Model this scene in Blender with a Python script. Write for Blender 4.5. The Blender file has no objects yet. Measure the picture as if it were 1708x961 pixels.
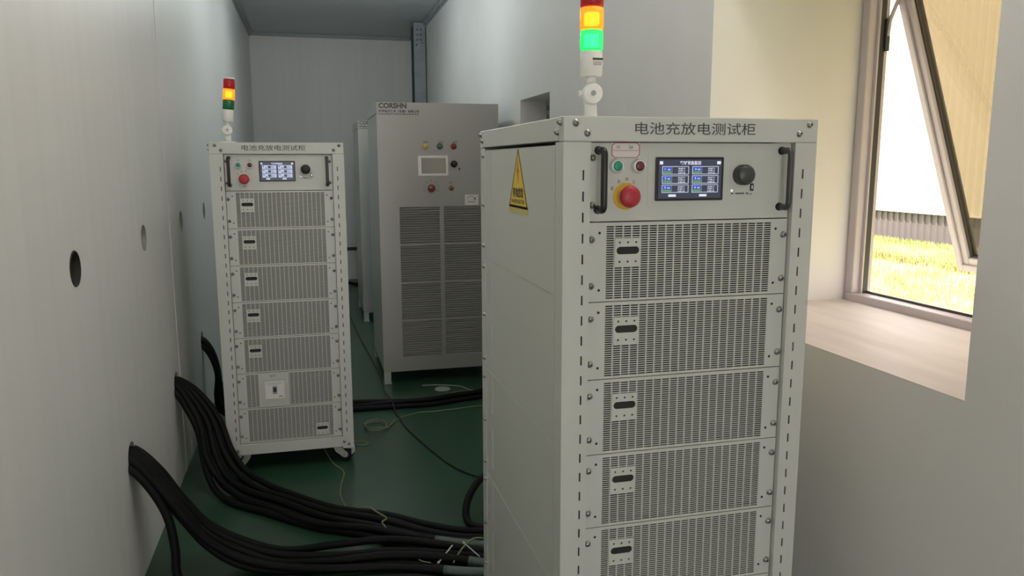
import bpy, bmesh, math, random
from mathutils import Vector, Matrix
random.seed(7)
SC = bpy.context.scene
COL = SC.collection
PI = math.pi
CAM_H = 1.495

# ------------------------------------------------------------------ camera
F_PX, PITCH, YAW, ROLL = 1300.66, math.radians(9.104), math.radians(14.366), math.radians(-0.114)
cp, sp, cy, sy = math.cos(PITCH), math.sin(PITCH), math.cos(YAW), math.sin(YAW)
fw = Vector((sy*cp, cy*cp, -sp)); rt0 = Vector((cy, -sy, 0)); up0 = rt0.cross(fw)
rt = rt0*math.cos(ROLL) + up0*math.sin(ROLL); up = up0*math.cos(ROLL) - rt0*math.sin(ROLL)
cd = bpy.data.cameras.new('camera'); cd.sensor_width = 36; cd.lens = F_PX/1708*36
cd.clip_start = 0.02; cd.clip_end = 200
co = bpy.data.objects.new('camera', cd); COL.objects.link(co)
co.matrix_world = Matrix(((rt.x, up.x, -fw.x, 0), (rt.y, up.y, -fw.y, 0), (rt.z, up.z, -fw.z, CAM_H), (0, 0, 0, 1)))
SC.camera = co

# ------------------------------------------------------------------ light and exposure
SC.view_settings.view_transform = 'Standard'; SC.view_settings.look = 'None'
SC.view_settings.exposure = 0.0; SC.view_settings.gamma = 1.0; SC.view_settings.use_curve_mapping = False
W = bpy.data.worlds.new('sky'); SC.world = W; W.use_nodes = True
bg = W.node_tree.nodes['Background']; bg.inputs[0].default_value = (1.0, 0.93, 0.92, 1); bg.inputs[1].default_value = 6.2
sd = bpy.data.lights.new('sun', 'SUN'); sd.energy = 15.0; sd.angle = math.radians(0.6); sd.color = (1, 0.95, 0.88)
so = bpy.data.objects.new('sun', sd); COL.objects.link(so); so.location = (-20, 0, 30)
so.rotation_euler = Vector((0.42, 0.50, -0.76)).to_track_quat('-Z', 'Y').to_euler()
LAMP_POWER = (19.0, 9.0, 15.0, 10.5)          # from the near end of the corridor to the far end

# ------------------------------------------------------------------ materials
def mat(name, col, rough=0.5, metal=0.0, noise=0.0, nscale=8.0, bump=0.0, bscale=60.0, emit=None, estr=0.0, spec=0.5, stretch=None):
    m = bpy.data.materials.new(name); m.use_nodes = True
    nt = m.node_tree; b = nt.nodes['Principled BSDF']
    b.inputs['Base Color'].default_value = (*col, 1); b.inputs['Roughness'].default_value = rough
    b.inputs['Metallic'].default_value = metal; b.inputs['Specular IOR Level'].default_value = spec
    tc = nt.nodes.new('ShaderNodeTexCoord'); mp = nt.nodes.new('ShaderNodeMapping')
    nt.links.new(tc.outputs['Object'], mp.inputs['Vector'])
    if stretch: mp.inputs['Scale'].default_value = stretch
    n = nt.nodes.new('ShaderNodeTexNoise'); n.inputs['Scale'].default_value = nscale; n.inputs['Detail'].default_value = 4
    nt.links.new(mp.outputs[0], n.inputs['Vector'])
    r = nt.nodes.new('ShaderNodeValToRGB')
    k = max(noise, 0.01)
    r.color_ramp.elements[0].position = 0.3; r.color_ramp.elements[1].position = 0.7
    r.color_ramp.elements[0].color = (*[c*(1-k) for c in col], 1)
    r.color_ramp.elements[1].color = (*[min(1, c*(1+k)) for c in col], 1)
    nt.links.new(n.outputs['Fac'], r.inputs[0]); nt.links.new(r.outputs[0], b.inputs['Base Color'])
    if bump:
        n2 = nt.nodes.new('ShaderNodeTexNoise'); n2.inputs['Scale'].default_value = bscale
        nt.links.new(mp.outputs[0], n2.inputs['Vector'])
        bp = nt.nodes.new('ShaderNodeBump'); bp.inputs['Strength'].default_value = bump; bp.inputs['Distance'].default_value = 0.01
        nt.links.new(n2.outputs['Fac'], bp.inputs['Height']); nt.links.new(bp.outputs[0], b.inputs['Normal'])
    if emit:
        b.inputs['Emission Color'].default_value = (*emit, 1); b.inputs['Emission Strength'].default_value = estr
    return m
def lens_mat(name, tint, glow, strength, body=0.45):
    m = bpy.data.materials.new(name); m.use_nodes = True; nt = m.node_tree
    b = nt.nodes['Principled BSDF']; out = nt.nodes['Material Output']
    b.inputs['Base Color'].default_value = (*tint, 1); b.inputs['Roughness'].default_value = 0.25
    b.inputs['Emission Color'].default_value = (*glow, 1)
    tc = nt.nodes.new('ShaderNodeTexCoord')
    w = nt.nodes.new('ShaderNodeTexWave'); w.bands_direction = 'Z'; w.inputs['Scale'].default_value = 120
    nt.links.new(tc.outputs['Object'], w.inputs['Vector'])
    mr = nt.nodes.new('ShaderNodeMapRange'); mr.inputs[3].default_value = strength*0.75; mr.inputs[4].default_value = strength*1.2
    nt.links.new(w.outputs['Fac'], mr.inputs[0]); nt.links.new(mr.outputs[0], b.inputs['Emission Strength'])
    t = nt.nodes.new('ShaderNodeBsdfTransparent'); t.inputs[0].default_value = (*tint, 1)
    mx = nt.nodes.new('ShaderNodeMixShader'); mx.inputs[0].default_value = body
    nt.links.new(t.outputs[0], mx.inputs[1]); nt.links.new(b.outputs[0], mx.inputs[2]); nt.links.new(mx.outputs[0], out.inputs[0])
    return m
def glass_mat(name, tint, gloss=0.06):
    m = bpy.data.materials.new(name); m.use_nodes = True; nt = m.node_tree
    nt.nodes.remove(nt.nodes['Principled BSDF']); out = nt.nodes['Material Output']
    t = nt.nodes.new('ShaderNodeBsdfTransparent'); t.inputs[0].default_value = (*tint, 1)
    g = nt.nodes.new('ShaderNodeBsdfGlossy'); g.inputs['Roughness'].default_value = 0.02
    mx = nt.nodes.new('ShaderNodeMixShader'); mx.inputs[0].default_value = gloss
    nt.links.new(t.outputs[0], mx.inputs[1]); nt.links.new(g.outputs[0], mx.inputs[2]); nt.links.new(mx.outputs[0], out.inputs[0])
    return m
def emis(name, c, s):
    return mat(name, (0.02, 0.02, 0.02), 0.3, emit=c, estr=s)

M = {}
M['wall'] = mat('white_wall_panel', (0.85, 0.845, 0.825), 0.42, noise=0.02, nscale=3, bump=0.02, bscale=40, stretch=(6, 6, 0.15), spec=0.4)
M['core'] = mat('shaded_panel_core', (0.34, 0.35, 0.32), 0.8, noise=0.15, nscale=40)  # core greyed to stand in for shade inside the wall holes
M['plaster'] = mat('white_plaster', (0.78, 0.77, 0.75), 0.6, noise=0.02, nscale=4, bump=0.03, bscale=90)
M['ceiling'] = mat('grey_ceiling_panel', (0.56, 0.60, 0.62), 0.4, noise=0.02, nscale=2)
M['floor'] = mat('green_epoxy', (0.026, 0.078, 0.046), 0.32, noise=0.12, nscale=2.5, bump=0.02, bscale=14)
M['trim'] = mat('grey_trim', (0.36, 0.39, 0.40), 0.4)
M['joint'] = mat('joint_filler', (0.42, 0.43, 0.42), 0.6)
M['steel'] = mat('galvanised_steel', (0.25, 0.28, 0.30), 0.45, metal=0.4, noise=0.1, nscale=12)
M['dark'] = mat('dark_interior', (0.018, 0.022, 0.018), 0.7)
M['grey'] = mat('pale_grey_powder_coat', (0.60, 0.62, 0.575), 0.42, noise=0.012, nscale=5, bump=0.02, bscale=500)
M['slate'] = mat('dark_powder_coat', (0.05, 0.055, 0.055), 0.35)
M['black'] = mat('black_plastic', (0.012, 0.013, 0.014), 0.35)
M['rubber'] = mat('black_cable_sheath', (0.005, 0.005, 0.006), 0.6, noise=0.2, nscale=20, spec=0.2)
M['sleeve'] = mat('grey_green_sleeve', (0.10, 0.14, 0.13), 0.45)
M['chrome'] = mat('zinc_screw', (0.42, 0.42, 0.41), 0.28, metal=1.0)
M['white'] = mat('white_plastic', (0.82, 0.82, 0.79), 0.35)
M['caster'] = mat('white_caster_metal', (0.72, 0.71, 0.66), 0.4)
M['ink'] = mat('dark_print', (0.06, 0.075, 0.07), 0.6)
M['btn_green'] = mat('green_button', (0.02, 0.30, 0.16), 0.35)
M['btn_red'] = mat('dark_red_button', (0.13, 0.02, 0.025), 0.35)
M['estop'] = mat('red_mushroom', (0.46, 0.03, 0.05), 0.4)
M['yellow'] = mat('yellow_plastic', (0.80, 0.50, 0.06), 0.45)
M['ring'] = mat('silver_ring', (0.75, 0.76, 0.75), 0.25, metal=0.4)
M['paper'] = mat('paper_label', (0.78, 0.75, 0.72), 0.6)
M['redline'] = mat('red_print', (0.42, 0.05, 0.07), 0.6)
M['sign'] = mat('yellow_sign', (0.80, 0.58, 0.06), 0.5, noise=0.03)
M['signink'] = mat('black_sign_print', (0.03, 0.028, 0.02), 0.5)
M['bolt'] = mat('orange_bolt_print', (0.50, 0.13, 0.02), 0.5)
M['signlip'] = mat('yellow_backing_film', (0.62, 0.55, 0.16), 0.5)
M['cor'] = mat('silver_grey_paint', (0.40, 0.395, 0.37), 0.35, metal=0.25, noise=0.015, nscale=4)
M['corside'] = mat('silver_grey_side_paint', (0.50, 0.52, 0.51), 0.28, metal=0.2)
M['mirror'] = mat('switched_off_screen', (0.30, 0.30, 0.30), 0.12, metal=0.8)
M['indy'] = mat('yellow_lamp', (0.62, 0.55, 0.16), 0.25)
M['indg'] = mat('grey_green_lamp', (0.10, 0.20, 0.15), 0.25)
M['indr'] = mat('dull_red_lamp', (0.26, 0.05, 0.04), 0.25)
M['brass'] = mat('brass_key_switch', (0.42, 0.25, 0.14), 0.35, metal=0.5)
M['alu'] = mat('grey_window_profile', (0.60, 0.54, 0.58), 0.45, noise=0.03)
M['gasket'] = mat('dark_gasket', (0.05, 0.05, 0.055), 0.5)
M['glass'] = glass_mat('bronze_tinted_glass', (0.48, 0.43, 0.335), 0.05)
M['redlens'] = lens_mat('red_lens', (0.50, 0.02, 0.03), (1, 0.05, 0.05), 0.06, 0.75)
M['greenlens_off'] = lens_mat('green_lens_off', (0.02, 0.18, 0.06), (0, 0.5, 0.1), 0.02, 0.8)
M['amberlens'] = lens_mat('lit_amber_lens', (1.0, 0.50, 0.08), (1.0, 0.28, 0.01), 1.0, 0.6)
M['greenlens'] = lens_mat('lit_green_lens', (0.10, 1.0, 0.35), (0.01, 0.72, 0.16), 0.85, 0.6)
M['led_amber'] = emis('amber_led', (1.0, 0.72, 0.05), 4.0)
M['led_green'] = emis('green_led', (0.25, 1.0, 0.75), 2.6)
M['lampglow'] = emis('tube_diffuser', (0.93, 1.0, 1.0), 3.0)
M['scr_bg'] = emis('screen_navy', (0.035, 0.045, 0.075), 0.9)
M['scr_white'] = emis('screen_white', (0.80, 0.84, 1.0), 0.95)
M['scr_pale'] = emis('screen_pale', (0.50, 0.58, 0.78), 0.9)
M['scr_blue'] = emis('screen_blue', (0.06, 0.10, 0.62), 0.9)
M['scr_green'] = emis('screen_green', (0.05, 0.30, 0.12), 0.8)
M['scr_grey'] = emis('screen_grey', (0.30, 0.33, 0.42), 0.8)
M['wire'] = mat('yellow_green_wire', (0.24, 0.28, 0.13), 0.45)
M['thinblack'] = mat('thin_dark_cable', (0.014, 0.020, 0.02), 0.5)
M['tie'] = mat('white_cable_tie', (0.62, 0.64, 0.58), 0.4)
M['disc'] = mat('white_cap', (0.46, 0.48, 0.46), 0.5)
M['bldwhite'] = mat('white_cladding', (0.52, 0.505, 0.485), 0.5, noise=0.015)
M['bldgrey'] = mat('grey_pink_cladding', (0.088, 0.074, 0.072), 0.5, noise=0.03)
def sill_mat():
    m = mat('dusty_stone_sill', (0.72, 0.65, 0.64), 0.55, noise=0.10, nscale=2.2, bump=0.04, bscale=25, stretch=(6, 1.2, 1))
    return m
M['sill'] = sill_mat()
def grass_mat(name, a, b):
    m = mat(name, a, 0.8, noise=0.1, nscale=1.3)
    nt = m.node_tree
    for n in nt.nodes:
        if n.type == 'VALTORGB':
            n.color_ramp.elements[0].color = (*a, 1); n.color_ramp.elements[1].color = (*b, 1)
            n.color_ramp.elements[0].position = 0.38; n.color_ramp.elements[1].position = 0.6
    return m
M['lawn'] = grass_mat('sunny_lawn', (0.22, 0.26, 0.07), (0.34, 0.35, 0.13))
M['blade'] = grass_mat('grass_blade', (0.20, 0.24, 0.06), (0.36, 0.37, 0.13))
M['weed'] = grass_mat('dry_weed', (0.16, 0.12, 0.05), (0.34, 0.31, 0.11))

# ------------------------------------------------------------------ mesh helpers
class MB:
    """collects shapes, builds ONE mesh object"""
    def __init__(s, off=(0, 0, 0)):
        s.bm = bmesh.new(); s.mats = []; s.off = Vector(off)
    def mi(s, m):
        if m not in s.mats: s.mats.append(m)
        return s.mats.index(m)
    def _tag(s, faces, m, smooth=False):
        k = s.mi(m)
        for f in faces:
            f.material_index = k; f.smooth = smooth
    def box(s, a, b, m, bev=0.0, seg=1):
        t = bmesh.new()
        x0, x1 = sorted((a[0], b[0])); y0, y1 = sorted((a[1], b[1])); z0, z1 = sorted((a[2], b[2]))
        bmesh.ops.create_cube(t, size=1)
        for v in t.verts:
            v.co = Vector((x0+(v.co.x+.5)*(x1-x0), y0+(v.co.y+.5)*(y1-y0), z0+(v.co.z+.5)*(z1-z0)))
        if bev: bmesh.ops.bevel(t, geom=list(t.edges), offset=bev, segments=seg, affect='EDGES', profile=0.5)
        s.merge(t, m); return s
    def merge(s, t, m, smooth=False, mtx=None):
        if mtx is not None: t.transform(mtx)
        k = s.mi(m); vm = {}
        for v in t.verts: vm[v] = s.bm.verts.new(v.co)
        for f in t.faces:
            try: nf = s.bm.faces.new([vm[v] for v in f.verts])
            except ValueError: continue
            nf.material_index = k; nf.smooth = smooth or f.smooth
        t.free()
    def cyl(s, c, r, h, m, axis='Z', seg=24, r2=None, bev=0.0, smooth=True):
        """cylinder centred on c, length h"""
        t = bmesh.new()
        bmesh.ops.create_cone(t, cap_ends=True, segments=seg, radius1=r, radius2=r if r2 is None else r2, depth=h)
        if bev:
            ed = [e for e in t.edges if any(len(f.verts) > 4 for f in e.link_faces)]
            bmesh.ops.bevel(t, geom=ed, offset=bev, segments=2, affect='EDGES', profile=0.5)
        for f in t.faces: f.smooth = smooth and len(f.verts) <= 4
        R = Matrix.Identity(4)
        if axis == 'Y': R = Matrix.Rotation(PI/2, 4, 'X')      # radius1 end towards -... (local -Z -> +Y)
        if axis == 'X': R = Matrix.Rotation(PI/2, 4, 'Y')
        s.merge(t, m, mtx=Matrix.Translation(c) @ R); return s
    def lathe(s, prof, c, m, axis='Z', seg=28):
        """prof: list of (r, h) along the axis; closed at ends when r == 0"""
        t = bmesh.new(); rings = []
        for r, h in prof:
            if r < 1e-6: rings.append([t.verts.new((0, 0, h))])
            else: rings.append([t.verts.new((r*math.cos(2*PI*i/seg), r*math.sin(2*PI*i/seg), h)) for i in range(seg)])
        for A, B in zip(rings, rings[1:]):
            for i in range(seg):
                j = (i+1) % seg
                q = [A[i % len(A)], A[j % len(A)], B[j % len(B)], B[i % len(B)]]
                u = []
                for v in q:
                    if v not in u: u.append(v)
                if len(u) > 2: t.faces.new(u).smooth = True
        R = Matrix.Identity(4)
        if axis == 'Y': R = Matrix.Rotation(PI/2, 4, 'X')      # +h goes to -Y (towards the viewer of a front panel)
        if axis == 'X': R = Matrix.Rotation(PI/2, 4, 'Y')
        if axis == '-X': R = Matrix.Rotation(-PI/2, 4, 'Y')
        s.merge(t, m, mtx=Matrix.Translation(c) @ R); return s
    def sheet(s, xs, zs, hole, y, th, m):
        """perforated sheet in the XZ plane, front at y, thickness th"""
        t = bmesh.new()
        V = [[t.verts.new((x, y, z)) for z in zs] for x in xs]
        for i in range(len(xs)-1):
            for j in range(len(zs)-1):
                if not hole(i, j): t.faces.new((V[i][j], V[i+1][j], V[i+1][j+1], V[i][j+1]))
        bmesh.ops.delete(t, geom=[v for v in t.verts if not v.link_faces], context='VERTS')
        r = bmesh.ops.extrude_face_region(t, geom=list(t.faces))
        bmesh.ops.translate(t, vec=(0, th, 0), verts=[v for v in r['geom'] if isinstance(v, bmesh.types.BMVert)])
        s.merge(t, m); return s
    def plate(s, loops, th, m, plane='XZ', pos=0.0):
        """plate with holes: loops[0] outline, the others holes, 2D points; th goes to + of the normal axis"""
        t = bmesh.new(); ed = []
        for L in loops:
            vs = [t.verts.new((p[0], p[1], 0)) for p in L]
            for a, b in zip(vs, vs[1:]+vs[:1]): ed.append(t.edges.new((a, b)))
        bmesh.ops.triangle_fill(t, use_beauty=True, use_dissolve=False, edges=ed)
        r = bmesh.ops.extrude_face_region(t, geom=list(t.faces))
        bmesh.ops.translate(t, vec=(0, 0, th), verts=[v for v in r['geom'] if isinstance(v, bmesh.types.BMVert)])
        for v in t.verts:
            u, w, h = v.co
            if plane == 'XZ': v.co = (u, pos+h, w)
            elif plane == 'YZ': v.co = (pos+h, u, w)
            else: v.co = (u, w, pos+h)
        s.merge(t, m); return s
    def tube(s, pts, r, m, seg=10, closed=False, caps=True):
        pts = [Vector(p) for p in pts]
        T = []
        for i in range(len(pts)):
            a = pts[max(0, i-1)]; b = pts[min(len(pts)-1, i+1)]
            if closed: a = pts[i-1]; b = pts[(i+1) % len(pts)]
            T.append((b-a).normalized())
        n = T[0].orthogonal().normalized(); t = bmesh.new(); rings = []
        for i, p in enumerate(pts):
            if i:
                q = T[i-1].rotation_difference(T[i]); n = (q @ n).normalized()
            bn = T[i].cross(n)
            rr = r[i] if isinstance(r, (list, tuple)) else r
            rings.append([t.verts.new(p + (n*math.cos(2*PI*k/seg) + bn*math.sin(2*PI*k/seg))*rr) for k in range(seg)])
        pairs = list(zip(rings, rings[1:]))
        if closed: pairs.append((rings[-1], rings[0]))
        for A, B in pairs:
            for k in range(seg):
                f = t.faces.new((A[k], A[(k+1) % seg], B[(k+1) % seg], B[k])); f.smooth = True
        if caps and not closed:
            t.faces.new(rings[0][::-1]); t.faces.new(rings[-1])
        s.merge(t, m); return s
    def text(s, body, x, z, size, m, y=0.0, width=None, thin=0.0, align='LEFT', plane='XZ', depth=0.0004, rot=0.0, bold=0.0):
        c = bpy.data.curves.new('lettering', 'FONT'); c.body = body; c.size = 1; c.align_x = align; c.offset = bold - thin
        c.resolution_u = 3
        o = bpy.data.objects.new('lettering', c); COL.objects.link(o)
        bpy.context.view_layer.update()
        dg = bpy.context.evaluated_depsgraph_get()
        me = bpy.data.meshes.new_from_object(o.evaluated_get(dg))
        bpy.data.objects.remove(o); bpy.data.curves.remove(c)
        xs = [v.co.x for v in me.vertices]
        if not xs: return s
        kx = size
        if width: kx = width/(max(xs)-min(xs))
        x_ref = min(xs) if align == 'LEFT' else 0
        cr, sr = math.cos(rot), math.sin(rot)
        k = s.mi(m); vs = []
        for v in me.vertices:
            u = (v.co.x-x_ref)*kx; w = v.co.y*size
            u, w = u*cr-w*sr, u*sr+w*cr
            if plane == 'XZ': P = (x+u, y-depth, z+w)
            else: P = (y-depth, x-u, z+w)                       # on a face looking towards -X
            vs.append(s.bm.verts.new(P))
        for p in me.polygons:
            try:
                f = s.bm.faces.new([vs[i] for i in p.vertices]); f.material_index = k
            except ValueError: pass
        bpy.data.meshes.remove(me)
        return s
    def mesh(s, name):
        for v in s.bm.verts: v.co += s.off
        bmesh.ops.recalc_face_normals(s.bm, faces=s.bm.faces)
        me = bpy.data.meshes.new(name); s.bm.to_mesh(me); s.bm.free()
        for m in s.mats: me.materials.append(m)
        return me
    def build(s, name, parent=None):
        return link(name, s.mesh(name), parent)
def link(name, me, parent=None, loc=None):
    o = bpy.data.objects.new(name, me); COL.objects.link(o)
    if parent: o.parent = parent
    if loc: o.location = loc
    return o
def tag(o, label, cat, group=None, kind=None):
    o['label'] = label; o['category'] = cat
    if group: o['group'] = group
    if kind: o['kind'] = kind
    return o
def thing(name, label, cat, loc=(0, 0, 0), group=None):
    o = bpy.data.objects.new(name, None); COL.objects.link(o); o.location = loc; o.empty_display_size = 0.1
    return tag(o, label, cat, group)
def struct(o):
    o['kind'] = 'structure'; return o
def circle(cx, cz, r, n=32): return [(cx+r*math.cos(2*PI*i/n), cz+r*math.sin(2*PI*i/n)) for i in range(n)]
def pill(cx, cz, w, h, n=10):
    r = h/2; d = w/2-r
    return [(cx+d+r*math.cos(a), cz+r*math.sin(a)) for a in [-PI/2+PI*i/n for i in range(n+1)]] + \
           [(cx-d+r*math.cos(a), cz+r*math.sin(a)) for a in [PI/2+PI*i/n for i in range(n+1)]]
def rect(x0, z0, x1, z1): return [(x0, z0), (x1, z0), (x1, z1), (x0, z1)]
def spline(pts, n=8):
    pts = [Vector(p) for p in pts]; out = []
    P = [pts[0]*2-pts[1]] + pts + [pts[-1]*2-pts[-2]]
    for i in range(1, len(P)-2):
        a, b, c, d = P[i-1], P[i], P[i+1], P[i+2]
        for k in range(n):
            t = k/n
            out.append(0.5*((2*b)+(c-a)*t+(2*a-5*b+4*c-d)*t*t+(3*b-a-3*c+d)*t*t*t))
    out.append(pts[-1]); return out

# ------------------------------------------------------------------ room
XL, XR, YB, YF, ZC = -0.648, 1.336, 10.3, -2.6, 3.07
SILL, WTOP, WY0, WY1, XW = 0.987, 2.24, 1.318, 2.478, 1.97     # window in the right wall
struct(MB().box((XL-.3, YF-.2, -.12), (XR+.75, YB+.3, 0), M['floor']).build('floor'))
struct(MB().box((XL-.3, YF-.2, ZC), (XR+.75, YB+.3, ZC+.15), M['ceiling']).build('ceiling'))
UP = [2.402, 3.349, 4.289, 5.189]; UPZ = 1.205
LOW = [2.867, 3.825, 4.75]; LOWZ = 0.475
loops = [rect(YF, 0, YB, ZC)] + [circle(y, UPZ, .052) for y in UP] + [circle(y, LOWZ, .056) for y in LOW]
wl = MB().plate(loops, -.06, M['wall'], 'YZ', XL)
wl.box((XL-.061, YF, 0), (XL-.22, YB, ZC), M['wall'])
k = wl.mi(M['core'])
for f_ in wl.bm.faces:
    c_ = f_.calc_center_median()
    if XL-.0599 < c_.x < XL-.0001 and 0.01 < c_.z < ZC-.01 and YF+.01 < c_.y < YB-.01: f_.material_index = k
struct(wl.build('wall_left'))
wb = MB().box((XL-.22, YB, 0), (XR+.6, YB+.2, ZC), M['wall']); struct(wb.build('wall_back'))
DX0, DX1, DZ = -.10, .75, 2.30                                  # unseen doorway behind the viewer, added to let daylight in
struct(MB().plate([[(XL-.22, 0), (DX0, 0), (DX0, DZ), (DX1, DZ), (DX1, 0), (XR+.6, 0), (XR+.6, ZC), (XL-.22, ZC)]], -.2, M['plaster'], 'XZ', YF).build('wall_front'))
VY0, VY1, VZ0, VZ1 = 4.346, 4.989, 1.55, 1.895
WB0, WB1 = -1.75, -0.55  # extra window opening behind the viewer, added for daylight
loops = [rect(YF, 0, YB, ZC), rect(WY0, SILL, WY1, WTOP), rect(WB0, SILL, WB1, WTOP), rect(VY0, VZ0, VY1, VZ1)]
struct(MB().plate(loops, .62, M['plaster'], 'YZ', XR).build('wall_right'))
# trims
t = MB()
t.box((XL, YF, ZC-.035), (XL+.035, YB, ZC), M['trim'], .004); t.box((XL, YF, ZC-.05), (XL+.012, YB, ZC-.035), M['trim'])
struct(t.build('trim_1'))
t = MB()
t.box((XR-.035, YF, ZC-.035), (XR, YB, ZC), M['trim'], .004); t.box((XR-.012, YF, ZC-.05), (XR, YB, ZC-.035), M['trim'])
struct(t.build('trim_2'))
t = MB(); t.box((XL+.036, YB-.035, ZC-.04), (XR-.036, YB, ZC), M['trim'], .004); struct(t.build('trim_3'))
t = MB(); t.box((XL+.0005, 3.93, .001), (XL+.003, 3.955, ZC-.051), M['wall'], .0008); struct(t.build('trim_4'))
t = MB(); t.box((XL, YB-.02, .38), (XR-.3, YB, .42), M['slate'], .004); struct(t.build('trim_5'))
# steel column in the far right corner
t = thing('steel_column', 'galvanised steel column with bolt holes in the far right corner of the corridor', 'column', (1.255, 9.3, 0))
c = MB((-1.255, -9.3, 0))
hs = [(1.235+dx, 2.98-.055*k) for dx in (0, .042) for k in range(3)] + [(1.225, 2.815), (1.287, 2.835)]
c.plate([rect(1.195, .012, 1.325, ZC-.012)] + [circle(x, z, .009, 12) for x, z in hs], .010, M['steel'], 'XZ', 9.10)
c.box((1.254, 9.1105, .012), (1.266, 9.405, ZC-.012), M['steel'])
c.build('flange', t).name = 'web_and_front_flange'
MB((-1.255, -9.3, 0)).box((1.204, 9.4055, .012), (1.325, 9.416, ZC-.012), M['slate'], .001).build('rear_flange', t)  # dark colour stands in for the shaded gap between the flanges
MB((-1.255, -9.3, 0)).box((1.19, 9.06, 0), (1.334, 9.44, .0115), M['steel'], .001).build('base_plate', t)
# added dark lining, stands in for the unlit space in the nearest hole
sl = MB(); n = 32
prof = [(.0505, -.055), (.0505, .002), (.046, .002), (.046, -.055)]
sl.lathe(prof, (0, 0, 0), M['dark'], 'X'); sl.cyl((-.050, 0, 0), .046, .008, M['dark'], 'X')
o = sl.build('dark_hole_lining'); o.location = (XL, UP[0], UPZ)
tag(o, 'added dark lining for the unlit inside of the nearest upper wall hole', 'sleeve')

# louvre in the vent opening
t = thing('vent_louvre', 'grey slatted louvre set in the small square wall opening', 'vent', (XR+.2, (VY0+VY1)/2, VZ0))
v = MB((-(XR+.2), -(VY0+VY1)/2, -VZ0))
v.box((XR+.17, VY0+.002, VZ0+.002), (XR+.2, VY0+.03, VZ1-.002), M['trim']).box((XR+.17, VY1-.03, VZ0+.002), (XR+.2, VY1-.002, VZ1-.002), M['trim'])
v.box((XR+.17, VY0+.03, VZ1-.03), (XR+.2, VY1-.03, VZ1-.002), M['trim']).box((XR+.17, VY0+.03, VZ0+.002), (XR+.2, VY1-.03, VZ0+.03), M['trim'])
v.box((XR+.40, VY0+.002, VZ0+.002), (XR+.42, VY1-.002, VZ1-.002), M['slate'])
v.build('frame', t)
for k in range(4):
    z = VZ0+.045+k*.085
    s_ = MB(); s_.box((-.055, VY0+.031-(VY0+VY1)/2, -.004), (.055, VY1-.031-(VY0+VY1)/2, .004), M['trim'], .002)
    so_ = s_.build('slat', t); so_.location = (.0, 0, z-VZ0+.02); so_.rotation_euler = (0, math.radians(50), 0)

# ------------------------------------------------------------------ window
def window(idx, y0, y1, opened):
    r = bpy.data.objects.new('window_%d' % idx, None); COL.objects.link(r); r.location = (XW, (y0+y1)/2, SILL); struct(r)
    off = (-XW, -(y0+y1)/2, -SILL); x0, x1 = XW-.055, XW+.02
    f = MB(off); a = M['alu']; g = .001
    f.box((x0, y0+g, SILL+g), (x1, y1-g, SILL+.032), a, .003).box((x0, y0+g, WTOP-.045), (x1, y1-g, WTOP-g), a, .003)
    for ya, yb in ((y0+g, y0+.042), (y1-.042, y1-g)): f.box((x0, ya, SILL+.032), (x1, yb, WTOP-.045), a, .003)
    # rebate lips and track lines
    for ya, yb in ((y0+.042, y0+.055), (y1-.055, y1-.042)):
        f.box((x0+.03, ya, SILL+.032), (x0+.037, yb, WTOP-.045), a); f.box((x1-.018, ya, SILL+.032), (x1-.006, yb, WTOP-.045), a)
        f.box((x0+.036, ya, SILL+.032), (x1-.018, (ya+yb)/2+(.004 if ya < (y0+y1)/2 else -.004), WTOP-.045), M['gasket'])
    f.box((x1-.022, y0+.055, SILL+.032), (x1-.014, y1-.055, SILL+.040), M['gasket'])
    f.build('window_frame', r)
    # sash hangs from the top
    zt = WTOP-.05; L = zt-(SILL+.03); w = .055; d = .045; hy = (y1-y0)/2-.058
    s = bpy.data.objects.new('sash', None); COL.objects.link(s); s.parent = r
    s.location = (-.005, 0, zt-SILL); s.rotation_euler = (0, -math.radians(20.3 if opened else 0), 0)
    q = MB()
    q.box((0, -hy, -L), (d, -hy+w, 0), a, .002).box((0, hy-w, -L), (d, hy, 0), a, .002)
    q.box((0, -hy+w, -w), (d, hy-w, 0), a, .002).box((0, -hy+w, -L), (d, hy-w, -L+w), a, .002)
    q.box((-.010, -hy+.004, -L+.004), (-.0005, -hy+.03, -.004), a, .002).box((-.010, hy-.03, -L+.004), (-.0005, hy-.004, -.004), a, .002)
    q.box((-.010, -hy+.03, -L+.004), (-.0005, hy-.03, -L+.03), a, .002)
    q.build('sash_frame', s)
    gk = MB()
    for ya, yb, za, zb in ((-hy+w, -hy+w+.006, -L+w, -w), (hy-w-.006, hy-w, -L+w, -w), (-hy+w+.006, hy-w-.006, -L+w, -L+w+.006), (-hy+w+.006, hy-w-.006, -w-.006, -w)):
        gk.box((.012, ya, za), (d-.006, yb, zb), M['gasket'])
    gk.build('gasket', s)
    MB().box((.020, -hy+w+.0061, -L+w+.0061), (.026, hy-w-.0061, -w-.0061), M['glass']).build('glass_pane', s)
    return r
w1 = window(1, WY0, WY1, True)
window(2, WB0, WB1, True)  # unseen window, added to brighten the near end
st = MB((-XW, -(WY0+WY1)/2, -SILL))
st.tube([(XW+.006, WY1-.062, 1.93), (XW+.012, WY1-.062, 1.985), (XW+.040, WY1-.064, 2.06), (XW+.055, WY1-.064, 2.10)], .007, M['alu'], 8)
st.box((XW-.002, WY1-.066, 1.88), (XW+.014, WY1-.058, 1.99), M['slate'], .001)
st.build('stay_arm', w1)
s_ = MB(); s_.box((XR+.0005, WY0+.001, SILL), (XW-.056, WY1-.001, SILL+.004), M['sill']); struct(s_.build('trim_6'))

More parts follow.
